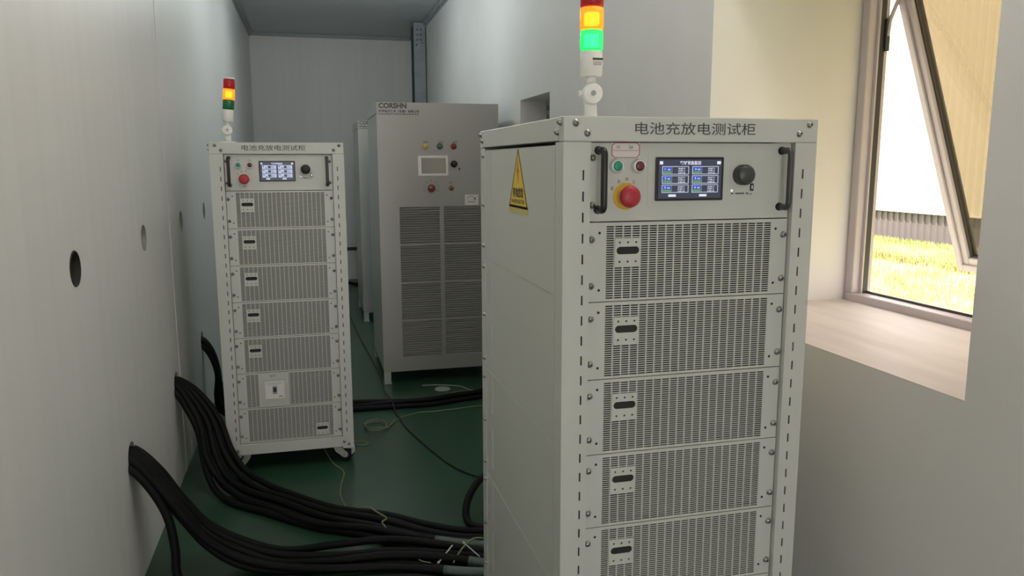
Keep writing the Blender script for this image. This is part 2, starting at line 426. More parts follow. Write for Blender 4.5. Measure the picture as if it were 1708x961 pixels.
# ------------------------------------------------------------------ ceiling lamps
def lamp(x, y, power, lx, ly, label, col):
    t = thing('ceiling_lamp', label, 'lamp', (x, y, ZC))
    b = MB(); b.box((-lx/2, -ly/2, -.06), (lx/2, ly/2, -.001), M['white'], .006); b.build('housing', t)
    MB().box((-lx/2+.015, -ly/2+.015, -.066), (lx/2-.015, ly/2-.015, -.0605), M['lampglow']).build('diffuser', t)
    ld = bpy.data.lights.new('lamp_light', 'POINT'); ld.shadow_soft_size = .11; ld.energy = power; ld.color = col
    lo = bpy.data.objects.new('lamp_light', ld); COL.objects.link(lo); lo.parent = t; lo.location = (0, 0, -.19)
lamp(1.05, 1.45, LAMP_POWER[0], .30, .5, 'white ceiling lamp at the near end of the corridor, above the viewer', (1, .89, .76))
lamp(-.02, 2.60, LAMP_POWER[1], .30, .5, 'added unseen ceiling lamp above the cables, between the two rack cabinets', (1, .96, .89))  # added as fill light for the left wall and the cabinets
lamp(.34, 5.60, LAMP_POWER[2], .30, .5, 'white ceiling lamp above the front of the louvred power cabinet', (.93, 1, 1))
lamp(.34, 7.00, LAMP_POWER[3], .30, .5, 'added unseen ceiling lamp nearest the back wall', (.93, 1, 1))  # added out of view to lift the back wall and far ceiling

# ------------------------------------------------------------------ test cabinets
CW, CD = 0.60, 0.82
OFF = (-CW/2, -CD/2, 0)
ROWS = [1.3695, 1.195, 1.0205, .846, .6715, .497, .3225, .148]
G = M['grey']
CACHE = {}
def screw_mesh():
    if 'screw' not in CACHE:
        s = MB(); s.lathe([(.0001, .0068), (.003, .0066), (.0055, .005), (.0065, .0025), (.0066, 0), (.0078, 0), (.0078, -.0012)], (0, 0, 0), M['chrome'], 'Y', 14)
        s.box((-.0035, -.0072, -.0007), (.0035, -.0060, .0007), M['dark']); s.box((-.0007, -.0072, -.0035), (.0007, -.0060, .0035), M['dark'])
        CACHE['screw'] = s.mesh('screw')
    return CACHE['screw']
def screw(parent, x, y, z, side=False, k=1.0):
    o = link('screw', screw_mesh(), parent, (x+OFF[0], y+OFF[1], z))
    if side: o.rotation_euler = (0, 0, -PI/2)
    o.scale = (k, k, k); return o
FX0, FX1 = .104, .503
YP = .015                      # front panels sit back behind the posts
def module_mesh(kind):
    if kind in CACHE: return CACHE[kind]
    # origin: row bottom
    m = MB(OFF); H = .1745; nc, nr = 20, 32
    px = (FX1-FX0+.0029)/nc; pz = .161/nr
    xs = [.0615]; zs = [.0008]
    for i in range(nc): xs += [FX0+i*px, FX0+i*px+px-.0029]
    xs.append(.5445)
    for j in range(nr): zs += [.0065+j*pz, .0065+j*pz+.0029]
    zs.append(H-.0012)
    hx = set(range(1, 2*nc, 2)); hz = set(range(1, 2*nr, 2))
    m.sheet(xs, zs, lambda i, j: i in hx and j in hz, YP, .0015, G)
    # top and bottom flanges, dark body behind
    m.box((.0615, YP+.0015, H-.0030), (.5445, YP+.03, H-.0012), G); m.box((.0615, YP+.0015, .0008), (.5445, YP+.03, .0026), G)
    m.box((.075, YP+.014, .004), (.53, YP+.20, H-.004), M['dark'])
    for x in (.088, .515):
        for z in (.026, .151): m.cyl((x, YP-.0002, z), .003, .0006, M['dark'], 'Y', 10)
    CACHE[kind] = m.mesh('rack_module'); return CACHE[kind]
def grip_mesh():
    if 'grip' not in CACHE:
        m = MB(); hs = [pill(0, .004, .053, .0165)] + [circle(x, z, .0024, 10) for x in (-.019, 0, .019) for z in (.0215, -.0205)]
        m.plate([rect(-.0305, -.031, .0305, .031)] + hs, .003, G, 'XZ', -.003)
        m.box((-.0295, -.0012, -.029), (.0295, -.0001, .029), M['dark'])
        CACHE['grip'] = m.mesh('grip_plate')
    return CACHE['grip']
def caster(parent, x, y, ang):
    c = MB(); h = .095
    c.box((-.036, -.036, h-.006), (.036, .036, h-.0005), M['caster'], .002)
    c.cyl((0, 0, h-.014), .022, .016, M['caster'])
    for sx in (-1, 1):
        pts = [(-.022, h-.022), (.022, h-.022), (.052, .046), (.046, .026), (.026, .026), (-.012, h-.045)]
        c.plate([pts], .003*sx, M['caster'], 'YZ', sx*.021)
    c.box((-.024, -.020, h-.024), (.024, .020, h-.020), M['caster'])
    c.box((-.020, .030, .070), (.020, .075, .075), M['caster'], .0015); c.box((-.020, .070, .040), (.020, .075, .070), M['caster'], .0015)
    c.cyl((0, .035, .037), .006, .048, M['chrome'], 'X', 12)
    o = c.build('caster', parent); o.location = (x+OFF[0], y+OFF[1], 0); o.rotation_euler = (0, 0, ang)
    w = MB(); w.cyl((0, .035, .037), .0365, .034, M['black'], 'X', 28, bev=.005); w.cyl((0, .035, .037), .018, .036, M['trim'], 'X', 20)
    w.build('wheel', o)
def button(parent, x, z, capm, name='push_button'):
    b = MB(OFF); b.lathe([(.0001, .003), (.0105, .003), (.0108, .0115), (.0140, .0105), (.0150, .006), (.0155, 0)], (x, YP-.002, z), M['ring'], 'Y', 28)
    o = b.build(name, parent)
    k = MB(OFF); k.lathe([(.0001, .0125), (.008, .0122), (.0102, .0108), (.0102, .004)], (x, YP-.002, z), capm, 'Y', 28)
    k.build('button_cap', o); return o
def display_mesh(kind, x0, z0, x1, z1, y):
    d = MB(OFF); wx = x1-x0; wz = z1-z0
    X = lambda u: x0+u*wx
    Z = lambda v: z1-v*wz
    def blk(u0, v0, u1, v1, m, lay=1): d.box((X(u0), y-.00015*lay, Z(v0)), (X(u1), y-.00015*(lay-1), Z(v1)), m)
    blk(0, 0, 1, 1, M['scr_bg'])
    near = kind == 'near'
    blk(.015, .045, .065, .125, M['scr_white'], 2); blk(.925, .045, .985, .125, M['scr_white'], 2)
    d.text('实时状态监控', X(.5), Z(.125), .0085, M['scr_white'], y=y-.0002, align='CENTER', bold=.025)
    vals = (('30.007 V', '14.981 A', '0.419 Ah'), ('30.017 V', '14.996 A', '0.408 Ah'), ('30.022 V', '15.001 A', '0.402 Ah'))
    for cidx in range(2):
        for r in range(3):
            u0 = .055+cidx*.475; u1 = u0+.42; v0 = .175+r*.235; v1 = v0+.205; e = .007
            if near:
                for a in ((u0, v0, u1, v0+e*1.6), (u0, v1-e*1.6, u1, v1), (u0, v0+e*1.6, u0+e, v1-e*1.6), (u1-e, v0+e*1.6, u1, v1-e*1.6)): blk(*a, M['scr_white'], 2)
                blk(u0+.015, v0+.018, u0+.145, v0+.105, M['scr_blue'], 2); blk(u0+.015, v0+.115, u0+.145, v1-.016, M['scr_green'], 2)
                blk(u0+.150, v0+.011, u0+.157, v1-.011, M['scr_grey'], 2)
                d.text(str(cidx*3+r+1), X(u0+.04), Z(v0+.098), .0066, M['scr_white'], y=y-.0004, bold=.02)
                d.text('on', X(u0+.085), Z(v0+.098), .0056, M['scr_white'], y=y-.0004, bold=.03)
                for k in range(4): blk(u0+.025+k*.03, v0+.135, u0+.042+k*.03, v0+.17, M['scr_grey'], 3)
            else:
                blk(u0, v0, u1, v1, M['scr_pale'], 2); blk(u0+.17, v0+.03, u0+.26, v1-.03, M['scr_bg'], 3)
                blk(u0+.03, v0+.03, u0+.06, v0+.10, M['scr_bg'], 3); blk(u0+.10, v0+.12, u0+.14, v1-.03, M['scr_bg'], 3)
            for k in range(3):
                d.text(vals[r][k], X(u1-.17 if near else u1-.15), Z(v0+.075+k*.056), .0046, M['scr_white'] if near else M['scr_bg'], y=y-.0006, bold=.02)
    for u in (.22, .71): blk(u-.06, .895, u+.06, .955, M['scr_white'], 2)
    return d
def cabinet(kind, loc, label):
    near = kind == 'near'
    t = thing('test_cabinet', label, 'equipment cabinet', (loc[0]+CW/2, loc[1]+CD/2, 0))
    top = 1.591
    # frame
    f = MB(OFF)
    zsl = [.085]; z0 = .17; n = 30
    for k in range(n): zsl += [z0+k*.04445, z0+k*.04445+.021]
    zsl.append(1.5385)
    for xa, xb, sa in ((0, .060, .0425), (.546, .600, .566)):
        f.sheet([xa, sa, sa+.0038, xb], zsl, lambda i, j: i == 1 and j % 2 == 1, .0005, .0015, G)
        f.box((xa+.0005, .0048, .085), (xb-.0005, .055, 1.5385), G, .001)
        f.box((sa-.004, .0021, .16), (sa+.008, .0047, 1.50), M['dark'])
        f.box((xa if xa == 0 else xb-.0015, .0021, .085), (.0015 if xa == 0 else xb, .0047, 1.5385), G)
        f.box((xb-.0015 if xa == 0 else xa, .0021, .085), (xb if xa == 0 else xa+.0015, .0047, 1.5385), G)
    for xa, xb in ((.0005, .06), (.54, .5995)): f.box((xa, CD-.055, .085), (xb, CD-.0005, 1.5385), G, .001)
    f.box((0, -.001, 1.539), (.6, .03, top), G, .002, 2)                      # front fascia
    f.box((0, CD-.03, 1.539), (.6, CD, top), G, .002)
    for x in (0, .57): f.box((x-.0015 if x == 0 else x, .0305, 1.541), (x+.03 if x == 0 else .6015, CD-.0305, top-.001), G, .0015)
    f.box((0, -.001, .094), (.6, .03, .1465), G, .002, 2); f.box((0, CD-.03, .094), (.6, CD, .1465), G, .002)
    f.box((.0005, .03, .0945), (.03, CD-.03, .146), G); f.box((.57, .03, .0945), (.5995, CD-.03, .146), G)
    f.box((.03, .03, .0945), (.57, CD-.03, .10), M['slate'])
    f.build('frame', t)
    MB(OFF).box((.031, .031, top-.006), (.569, CD-.031, top-.0015), G).build('top_panel', t)
    MB(OFF).box((.061, CD-.012, .15), (.539, CD-.002, 1.537), G, .002).build('back_panel', t)
    # side panels with stamped lines and knock-outs
    for sx in (0, 1):
        p = MB(OFF); xa = .0025 if sx == 0 else .5905; xb = xa+.007
        segs = [.150, .515, .860, 1.2045, 1.533]
        for a, b in zip(segs, segs[1:]): p.box((xa, .0565, a+.0012), (xb, CD-.0565, b-.0012), G, .0012)
        p.box((xa+.002, .0565, .15), (xb-.002, CD-.0565, 1.533), G)
        if sx == 0:
            for z in segs[1:-1]: p.box((xa-.0012, .105, z-.0008), (xa+.001, .690, z+.0012), G, .0003)
        xs_ = xa-.001 if sx == 0 else xb-.001
        p.box((xa-.0022 if sx == 0 else xb, .0565, .149), (xa if sx == 0 else xb+.002, .0575, 1.5385), G)
        for zc in (1.46, 1.33, 1.14, .98, .80, .62, .45, .28):
            L = pill(0, zc, .13, .014); L = [(CD-.135+(q[1]-zc), zc+q[0]) for q in L]
            L2 = pill(0, zc, .124, .010); L2 = [(CD-.135+(q[1]-zc), zc+q[0]) for q in L2]
            p.plate([L, L2], .0009, G, 'YZ', xs_+.0002 if sx == 0 else xs_+.0008)
        o = p.build('side_panel', t)
        if sx == 0:
            for z in (1.515, 1.37, 1.245, 1.18, 1.03, .89, .83, .69, .55, .49, .34, .2): screw(o, -.0015 if False else .0, CD-.045, z, True, .9)
    for x, z in ((.026, 1.577), (.052, 1.556), (.578, 1.578), (.553, 1.558), (.05, .118), (.553, .122), (.575, .108)): screw(t, x, -.0015, z)
    if True:
        for y, z in ((.018, 1.579), (.035, 1.559), (CD-.02, 1.579), (CD-.045, 1.56)): screw(t, -.0018, y, z, True)
    # name lettering
    MB(OFF).text('电池充放电测试柜', .158 if near else .142, 1.5565, .0275, M['ink'], y=-.0012, width=.284, bold=.004).build('lettering', t)
    # control panel
    p = MB(OFF); p.box((.0615, YP-.0005, 1.3705), (.5445, YP+.0025, 1.5375), G, .0012)
    p.box((.08, YP+.003, 1.38), (.53, YP+.2, 1.53), M['dark'])
    p.box((.196, YP-.0011, 1.405), (.483, YP-.0006, 1.517), G)
    cp_ = p.build('control_panel', t)
    for z in (1.506, 1.406):
        screw(cp_, .070, YP-.0005, z)
        if not near: screw(cp_, .532, YP-.0005, z)
    for x in (.082, .520):
        h = MB(OFF)
        pts = [(x, YP, 1.396), (x, YP-.028, 1.396)] + [(x, YP-.028-.010*math.sin(a), 1.406-.010*math.cos(a)) for a in (PI/6, PI/3, PI/2)] + \
              [(x, YP-.028-.010*math.sin(a), 1.511+.010*math.cos(a)) for a in (PI/2, PI/3, PI/6)] + [(x, YP-.028, 1.521), (x, YP, 1.521)]
        h.tube(pts, .0072, M['black'] if x < .3 else M['slate'], 12)
        for z in (1.396, 1.521): h.cyl((x, YP-.002, z), .009, .003, M['black'], 'Y', 16)
        h.build('handle', t)
    button(t, .123, 1.488, M['btn_green']); button(t, .173, 1.488, M['btn_red'])
    e = MB(OFF); ec = (.146, YP-.0005, 1.424)
    if near: e.lathe([(.0001, .002), (.0285, .002), (.029, .001), (.029, 0)], ec, M['yellow'], 'Y', 36); e.lathe([(.0001, .016), (.019, .016), (.0215, .012), (.0215, .001)], ec, M['yellow'], 'Y', 30)
    else: e.lathe([(.0001, .012), (.016, .012), (.018, .0)], ec, M['ring'], 'Y', 30)
    eo = e.build('emergency_stop', t)
    k = MB(OFF); k.lathe([(.0001, .036), (.012, .0355), (.019, .033), (.0225, .029), (.0235, .024), (.022, .019), (.015, .017), (.013, .012)], ec, M['estop'], 'Y', 36)
    k.build('mushroom_head', eo)
    a = MB(OFF)
    for ch, ang in zip('紧急停止', (152, 118, 88, 60) if near else (140, 108, 78, 46)):
        g = math.radians(ang); R = .036
        a.text(ch, ec[0]+R*math.cos(g)-.0035, ec[2]+R*math.sin(g)-.003, .0085, M['ink'], y=YP-.0006)
    if not near: a.text('启动', .116, 1.508, .007, M['ink'], y=YP-.0006); a.text('停止', .166, 1.508, .007, M['ink'], y=YP-.0006); a.text('急停', .138, 1.388, .007, M['redline'], y=YP-.0006)
    a.build('emergency_stop_lettering', t); a = MB(OFF)
    a.text('USB', .440, 1.4235, .006, M['ink'], y=YP-.0012)
    for x, w in ((.397, .006), (.408, .022), (.434, .006)): a.box((x, YP-.0014, 1.4255), (x+w, YP-.00112, 1.4285), M['ink'])
    a.build('panel_lettering', t)
    s = MB(OFF); sx0, sz0, sx1, sz1 = .213, 1.413, .375, 1.507
    s.box((sx0, YP-.006, sz0), (sx1, YP-.0012, sz1), M['black'], .002, 2)
    so_ = s.build('touchscreen', t)
    display_mesh(kind, sx0+.006, sz0+.005, sx1-.006, sz1-.005, YP-.0061).build('display', so_)
    k = MB(OFF); kc = (.422, YP-.0012, 1.468)
    k.lathe([(.0001, .026), (.017, .0255), (.0200, .023), (.0215, .010), (.0225, 0)], kc, M['slate' if near else 'black'], 'Y', 32)
    for i in range(24):
        g = 2*PI*i/24; k.box((kc[0]+.0215*math.cos(g)-.0009, kc[1]-.020, kc[2]+.0215*math.sin(g)-.0009), (kc[0]+.0215*math.cos(g)+.0009, kc[1]-.001, kc[2]+.0215*math.sin(g)+.0009), M['slate' if near else 'black'])
    k.build('rotary_knob', t)
    u = MB(OFF); u.box((.444, YP-.003, 1.4325), (.453, YP-.0012, 1.449), M['black'], .0008); u.box((.4465, YP-.0034, 1.4365), (.4505, YP-.003, 1.445), M['ring']); u.build('usb_port', t)
    l = MB(OFF); l.lathe([(.0001, .003), (.002, .0022), (.0028, 0)], (.399, YP-.0011, 1.4335), M['scr_white'], 'Y', 12); l.build('indicator_lamp', t)
    # rack modules
    kinds = ['grip']*5 + ['breaker', 'right']
    for i, kd in enumerate(kinds):
        zb = ROWS[i+1]
        o = link('rack_module', module_mesh('module'), t, (0, 0, zb))
        if kd != 'breaker':
            gx = .153 if kd == 'grip' else .450
            gz = .108 if kd == 'grip' else .046
            link('grip_plate', grip_mesh(), o, (gx+OFF[0], YP-.0002+OFF[1], gz))
        else:
            b = MB(OFF); b.box((.158, YP-.003, .002), (.300, YP-.0002, .172), G, .0008)
            L = [rect(.180, .035, .286, .138), rect(.188, .043, .278, .130)]
            b.plate(L, .004, G, 'XZ', YP-.0072); b.box((.188, YP-.0045, .043), (.278, YP-.0032, .130), M['white'])
            b.text('空开', .212, .150, .014, M['ink'], y=YP-.0032); b.box((.195, YP-.005, .118), (.27, YP-.0046, .1205), M['trim']); b.box((.195, YP-.005, .110), (.25, YP-.0046, .112), M['trim'])
            b.box((.222, YP-.0062, .066), (.244, YP-.0046, .105), M['trim']); b.box((.250, YP-.005, .05), (.27, YP-.0046, .056), M['trim'])
            b.box((.226, YP-.016, .078), (.240, YP-.0063, .1), M['black'], .001)
            b.build('breaker_plate', o)
        for x in (.070, .535):
            for z in (.036, .137): screw(o, x, YP-.0005, z)
    for x in (.07, .53):
        for y in (.075, CD-.09): caster(t, x, y, (2.4 if x < .3 else -2.0) if y < .4 else .4)
    return t
NX, NY, FXc, FYc = .510, 1.560, -.441, 3.825
cab = cabinet('near', (NX, NY), 'pale grey rack cabinet nearest the camera, with a yellow warning triangle and red-edged paper label')
far = cabinet('far', (FXc, FYc), 'pale grey rack cabinet on white castors by the left wall, smaller in view')
# only on the near cabinet: paper label and warning sign
p = MB(OFF); p.box((.112, YP-.0010, 1.5055), (.176, YP-.0006, 1.5375), M['paper'])
ch = .006
outer = [(.112+ch, 1.5055), (.176-ch, 1.5055), (.176, 1.5055+ch), (.176, 1.5375-ch), (.176-ch, 1.5375), (.112+ch, 1.5375), (.112, 1.5375-ch), (.112, 1.5055+ch)]
inner = [(.144+(x-.144)*.955, 1.5215+(z-1.5215)*.92) for x, z in outer]
p.plate([outer, inner], .0003, M['redline'], 'XZ', YP-.0014); p.box((.115, YP-.0014, 1.5205), (.173, YP-.0011, 1.5213), M['redline'])
p.text('01', .123, 1.525, .009, M['ink'], y=YP-.0012); p.text('2#', .150, 1.525, .010, M['ink'], y=YP-.0012)
p.build('paper_label', cab)['label'] = 'white paper label with a red border'
xs = .0012
s = MB(OFF); yc = .372; hb = .091; zb, zt = 1.382, 1.531
s.plate([[(yc-hb, zb), (yc+hb, zb), (yc, zt)]], .0008, M['sign'], 'YZ', xs)
s.plate([rect(yc-hb, zb-.014, yc+hb, zb-.0003)], .0006, M['signlip'], 'YZ', xs)
cz = zb+(zt-zb)*.34
tri = lambda k: [(yc+(y-yc)*k, cz+(z-cz)*k) for y, z in ((yc-hb, zb), (yc+hb, zb), (yc, zt))]
s.plate([tri(1.0), tri(.93)], .0004, M['signink'], 'YZ', xs-.0005)
s.box((xs-.0005, yc-hb, zb), (xs-.0001, yc+hb, zb+.006), M['signink'])
bolt = [(yc+.002, 1.504), (yc-.012, 1.471), (yc-.001, 1.474), (yc+.003, 1.452), (yc+.007, 1.455), (yc+.002, 1.441), (yc-.006, 1.453), (yc-.003, 1.452), (yc-.011, 1.462), (yc+.014, 1.459+.006)]
bolt = [(yc+.006, 1.505), (yc-.010, 1.470), (yc+.001, 1.472), (yc-.004, 1.444), (yc+.013, 1.481), (yc+.003, 1.479)]
s.plate([bolt], .0004, M['bolt'], 'YZ', xs-.0005)
s.text('有电危险', yc+.052, 1.4115, .026, M['signink'], y=xs, plane='YZ', width=.104, bold=.03)
s.text('DANGER ELECTRIC', yc+.064, 1.394, .013, M['signink'], y=xs, plane='YZ', width=.128, bold=.01)
s.build('warning_sign', cab)['label'] = 'yellow triangular electric hazard sign'

# ------------------------------------------------------------------ signal towers
def tower(loc, lit_green, tilt, label):
    t = thing('signal_tower', label, 'signal light', loc)
    b = MB(); b.box((-.036, -.028, .0005), (.036, .028, .010), M['white'], .003, 2)
    b.cyl((0, 0, .024), .016, .030, M['white'], 'Z', 24, r2=.014, bev=.002); b.cyl((0, .004, .064), .019, .020, M['white'], 'Y', 28, bev=.003)
    b.box((-.013, -.008, .035), (.013, .014, .066), M['white'], .003)
    b.build('base_bracket', t)
    h = MB(); h.cyl((0, -.012, .064), .0235, .013, M['white'], 'Y', 32, bev=.003); h.cyl((0, -.0195, .064), .0065, .002, M['trim'], 'Y', 6)
    h.cyl((-.024, .0, .064), .007, .014, M['white'], 'X', 12, bev=.002)
    h.build('pivot_joint', t)
    z = .090; R = .0265
    def sec(name, z0, h_, m, r=R):
        q = MB((0, 0, -.064)); q.lathe([(.0001, z0+.0005), (r-.003, z0+.0005), (r, z0+.003), (r, z0+h_-.003), (r-.003, z0+h_-.0005), (.0001, z0+h_-.0005)], (0, 0, 0), m, 'Z', 36)
        o = q.build(name, t); o.location = (0, 0, .064); o.rotation_euler = (0, tilt, 0); return o
    n = MB((0, 0, -.064)); n.cyl((0, 0, .093), .011, .020, M['white'], 'Z', 20); o = n.build('neck', t); o.location = (0, 0, .064); o.rotation_euler = (0, tilt, 0)
    body = sec('body', .102, .058, M['white'], .0255)
    if lit_green:
        q = MB((0, 0, -.064)); q.box((-.006, -.0262, .124), (.019, -.0250, .142), M['paper']); q.box((-.006, -.0264, .137), (.019, -.0262, .142), M['ink'])
        for k in range(3): q.box((-.004, -.0264, .1265+k*.003), (.016, -.0262, .1275+k*.003), M['ink'])
        q.build('rating_label', body)
    g = sec('green_lens', .160, .046, M['greenlens' if lit_green else 'greenlens_off'])
    a = sec('amber_lens', .206, .050, M['amberlens'], R+.0008)
    sec('red_lens', .256, .044, M['redlens'])
    sec('cap', .300, .010, M['white'], .0265)
    for par, z0, m_ in ([(a, .231, M['led_amber'])] + ([(g, .183, M['led_green'])] if lit_green else [])):
        q = MB((0, 0, -.064)); q.box((-.015, -.012, z0-.014), (.015, .012, z0+.014), m_, .002)
        q.build('lamp_board', par)
    return t
tower((NX+.131, NY+.20, 1.590), True, 0.0, 'signal tower with lit amber and bright green lights on top of the near cabinet')
tower((FXc+.068, FYc+.20, 1.590), False, math.radians(5), 'slightly tilted signal tower, only amber lit, on the cabinet by the left wall')

# ------------------------------------------------------------------ silver power cabinets
def power_cabinet(loc, label):
    w, d, z0, z1 = .81, .85, .088, 1.886
    t = thing('power_cabinet', label, 'equipment cabinet', (loc[0]+w/2, loc[1]+d/2, 0)); of = (-w/2, -d/2, 0); C = M['cor']; S = M['corside']
    b = MB(of); b.box((.003, .022, z0), (w-.003, d, z1-.006), S, .003); b.box((0, .021, z1-.07), (w, d, z1), S, .004)
    b.box((.0015, .0215, z1-.074), (w-.0015, d-.002, z1-.0695), M['slate'])
    b.build('body', t)
    # front door with two columns of louvre panels
    gx = [(.134, .402), (.431, .699)]; gz = [.185+k*.258 for k in range(4)]; gh = .248
    hs = [rect(a, z, b_, z+gh) for a, b_ in gx for z in gz]
    f = MB(of); f.plate([rect(.001, z0+.001, w-.001, z1-.001)] + hs, .020, C, 'XZ', 0)
    f.box((.03, .0205, z0+.03), (w-.03, .0215, z1-.03), M['slate'])
    do = f.build('door', t)
    for a, b_ in gx:
        for z in gz:
            l = MB(of); n = 16; p_ = gh/n
            for k in range(n):
                zz = z+k*p_
                L = [(.0010, zz+.0003), (.0135, zz+p_*.74), (.0145, zz+p_*.93), (.0135, zz+p_*.93), (.0005, zz+p_*.22)]
                l.plate([L], b_-a-.0006, C, 'YZ', a+.0003)
            l.build('louvre_panel', do)
    for x in (.0, w-.06):
        for y in (.0, d-.06):
            l = MB(of); l.box((x+.004, y+.004, .010), (x+.050, y+.012, z0), S, .001); l.box((x+.004 if x == 0 else x+.042, y+.012, .010), (x+.012 if x == 0 else x+.050, y+.056, z0), S, .001)
            l.box((x+.002, y+.002, .0005), (x+.056, y+.058, .010), S, .002); l.build('foot', t)
    p = MB(of)
    p.text('CORSHN', .015, 1.849, .044, M['ink'], y=-.0003, width=.180, bold=.035)
    p.build('logo_lettering', t); p = MB(of)
    p.text('科盛电子技术（东莞）有限公司', .015, 1.8215, .0185, M['ink'], y=-.0003, width=.262, bold=.03)
    random.seed(3); x = .015
    while x < .270:
        ln = random.uniform(.006, .02); p.box((x, -.0008, 1.808), (x+ln, -.0003, 1.8135), M['ink']); x += ln+.004
    p.box((.006, -.0007, 1.806), (.0075, -.0003, 1.885), M['ink'])
    p.build('company_lettering', t); p = MB(of)
    for x, s_ in ((.30, '电源'), (.404, '运行'), (.497, '故障')): p.text(s_, x, 1.627, .016, M['ink'], y=-.0003)
    p.build('lamp_lettering', t); p = MB(of)
    for k in range(7):
        g = math.radians(200-k*36.6); p.box((.347+.050*math.cos(g)-.003, -.0007, 1.331+.050*math.sin(g)-.003), (.347+.050*math.cos(g)+.003, -.0003, 1.331+.050*math.sin(g)+.003), M['ink'])
    p.build('dial_marks', t); p = MB(of)
    p.text('复位', .469, 1.362, .012, M['ink'], y=-.0003)
    p.build('button_lettering', t)
    for x, m_ in ((.312, 'indy'), (.410, 'indg'), (.503, 'indr')):
        l = MB(of); l.lathe([(.0001, .012), (.012, .011), (.0165, .006), (.019, .003), (.021, 0)], (x, -.0002, 1.605), M[m_], 'Y', 24); l.build('indicator_lamp', t)
    s = MB(of); L = [rect(.262, 1.412, .462, 1.545), rect(.285, 1.427, .447, 1.530)]; s.plate(L, .006, M['ring'], 'XZ', -.0062)
    so_ = s.build('touchscreen', t)
    MB(of).box((.285, -.003, 1.427), (.447, -.0005, 1.530), M['mirror']).build('display', so_)
    k = MB(of); k.lathe([(.0001, .024), (.018, .0235), (.021, .02), (.0235, 0)], (.504, -.0002, 1.490), M['black'], 'Y', 26); k.box((.535, -.002, 1.448), (.544, -.0003, 1.465), M['black'])
    k.build('rotary_knob', t)
    e = MB(of); e.lathe([(.0001, .010), (.017, .010), (.02, 0)], (.347, -.0002, 1.331), M['slate'], 'Y', 26); eo = e.build('emergency_stop', t)
    e = MB(of); e.lathe([(.0001, .032), (.015, .031), (.023, .026), (.025, .021), (.023, .015), (.014, .0105)], (.347, -.0002, 1.331), M['indr'], 'Y', 26); e.build('mushroom_head', eo)
    e = MB(of); e.lathe([(.0001, .014), (.011, .014), (.012, .004), (.018, .003), (.018, 0)], (.484, -.0002, 1.331), M['brass'], 'Y', 22); e.box((.4825, -.016, 1.324), (.4855, -.014, 1.338), M['dark']); e.build('key_switch', t)
    q = MB(of); q.box((.574, -.0012, 1.216), (.668, -.0002, 1.286), M['paper'], .0004)
    arc = [(.590+.058*u, -.0016, 1.262+.012*math.sin(PI*u)) for u in [i/10 for i in range(11)]] + [(.645, -.0016, 1.249)]
    q.tube(arc, .0012, M['ink'], 6); q.cyl((.642, -.0015, 1.258), .005, .0008, M['ink'], 'Y', 12); q.box((.594, -.0016, 1.235), (.648, -.0012, 1.2385), M['ink'])
    q.build('sticker', t)
    return t
power_cabinet((.431, 5.204), 'silver-grey louvred power cabinet behind the near rack cabinet, its whole front panel in view')
power_cabinet((.441, 7.418), 'silver-grey cabinet at the far end, only a narrow strip visible beside the louvred cabinet')

# ------------------------------------------------------------------ cables
def lateral(spine):
    out = []
    for i in range(len(spine)):
        a = spine[max(0, i-1)]; b = spine[min(len(spine)-1, i+1)]
        d = Vector((b.x-a.x, b.y-a.y, 0)); d = d.normalized() if d.length > 1e-5 else Vector((1, 0, 0))
        out.append(Vector((-d.y, d.x, 0)))
    return out
def bundle(spine, n, r, label, group, floor_from, spread, sleeves=(), seed=1, strays=None, drop=1.05):
    """n separate cables: two layers, packed in the wall hole, fanning out and wandering a little on the floor"""
    rnd = random.Random(seed)
    S = [Vector(p) for p in spine]; La = lateral(S)
    for i in range(n):
        pts = []; ph = rnd.uniform(0, 6.28); fq = rnd.uniform(.8, 1.5); amp = rnd.uniform(.5, 1.0)
        lay = i % 2
        for k, (p, l) in enumerate(zip(S, La)):
            u = min(1, max(0, (k-2)/(floor_from-2)))
            lat = (i-(n-1)/2)*(drop*r*(1-u)+spread*u)
            w = spread*.75*amp*math.sin(ph+k*fq)*u
            if k < 2: l = Vector((0, 1, 0))
            q = p + l*(lat+w)
            q.z += lay*2.1*r if k < floor_from else lay*1.85*r*(.62+.38*math.sin(ph*2+k*.9))
            if k >= floor_from: q.z = max(q.z, r*1.02)
            pts.append(q)
        if strays and i in strays: pts = strays[i]
        path = spline(pts, 7)
        o = MB(tuple(-path[0])).tube(path, r, M['rubber'], 10).build('power_cable'); o.location = path[0]
        tag(o, label, 'cable', group)
        if i in sleeves:
            a, b = sleeves[i]; m = len(path); seg = path[int(m*a):int(m*b)]
            MB(tuple(-path[0])).tube(seg, r*1.16, M['sleeve'], 12).build('heat_shrink_sleeve', o)['label'] = 'grey-green sleeve'
A = [(-.700, 2.867, .450), (-.646, 2.867, .448), (-.575, 2.860, .370), (-.500, 2.860, .250), (-.420, 2.87, .130), (-.31, 2.87, .048), (-.17, 2.84, .016),
     (.02, 2.80, .016), (.22, 2.785, .016), (.40, 2.72, .016), (.56, 2.63, .016), (.74, 2.565, .016), (.94, 2.55, .016)]
stray = [(-.700, 2.815, .455), (-.646, 2.815, .452), (-.585, 2.81, .375), (-.535, 2.80, .270), (-.515, 2.785, .150), (-.51, 2.765, .06), (-.46, 2.735, .018), (-.36, 2.70, .016), (-.2, 2.68, .016), (.02, 2.665, .016), (.3, 2.62, .016), (.5, 2.52, .016), (.72, 2.45, .016)]
bundle(A, 8, .0155, 'black power cable in the bundle from the nearest low hole in the left wall', 'black cables from the nearest low wall hole', 6, .0262,
       {3: (.80, .93), 1: (.77, .92)}, strays={0: [Vector(p) for p in stray]})
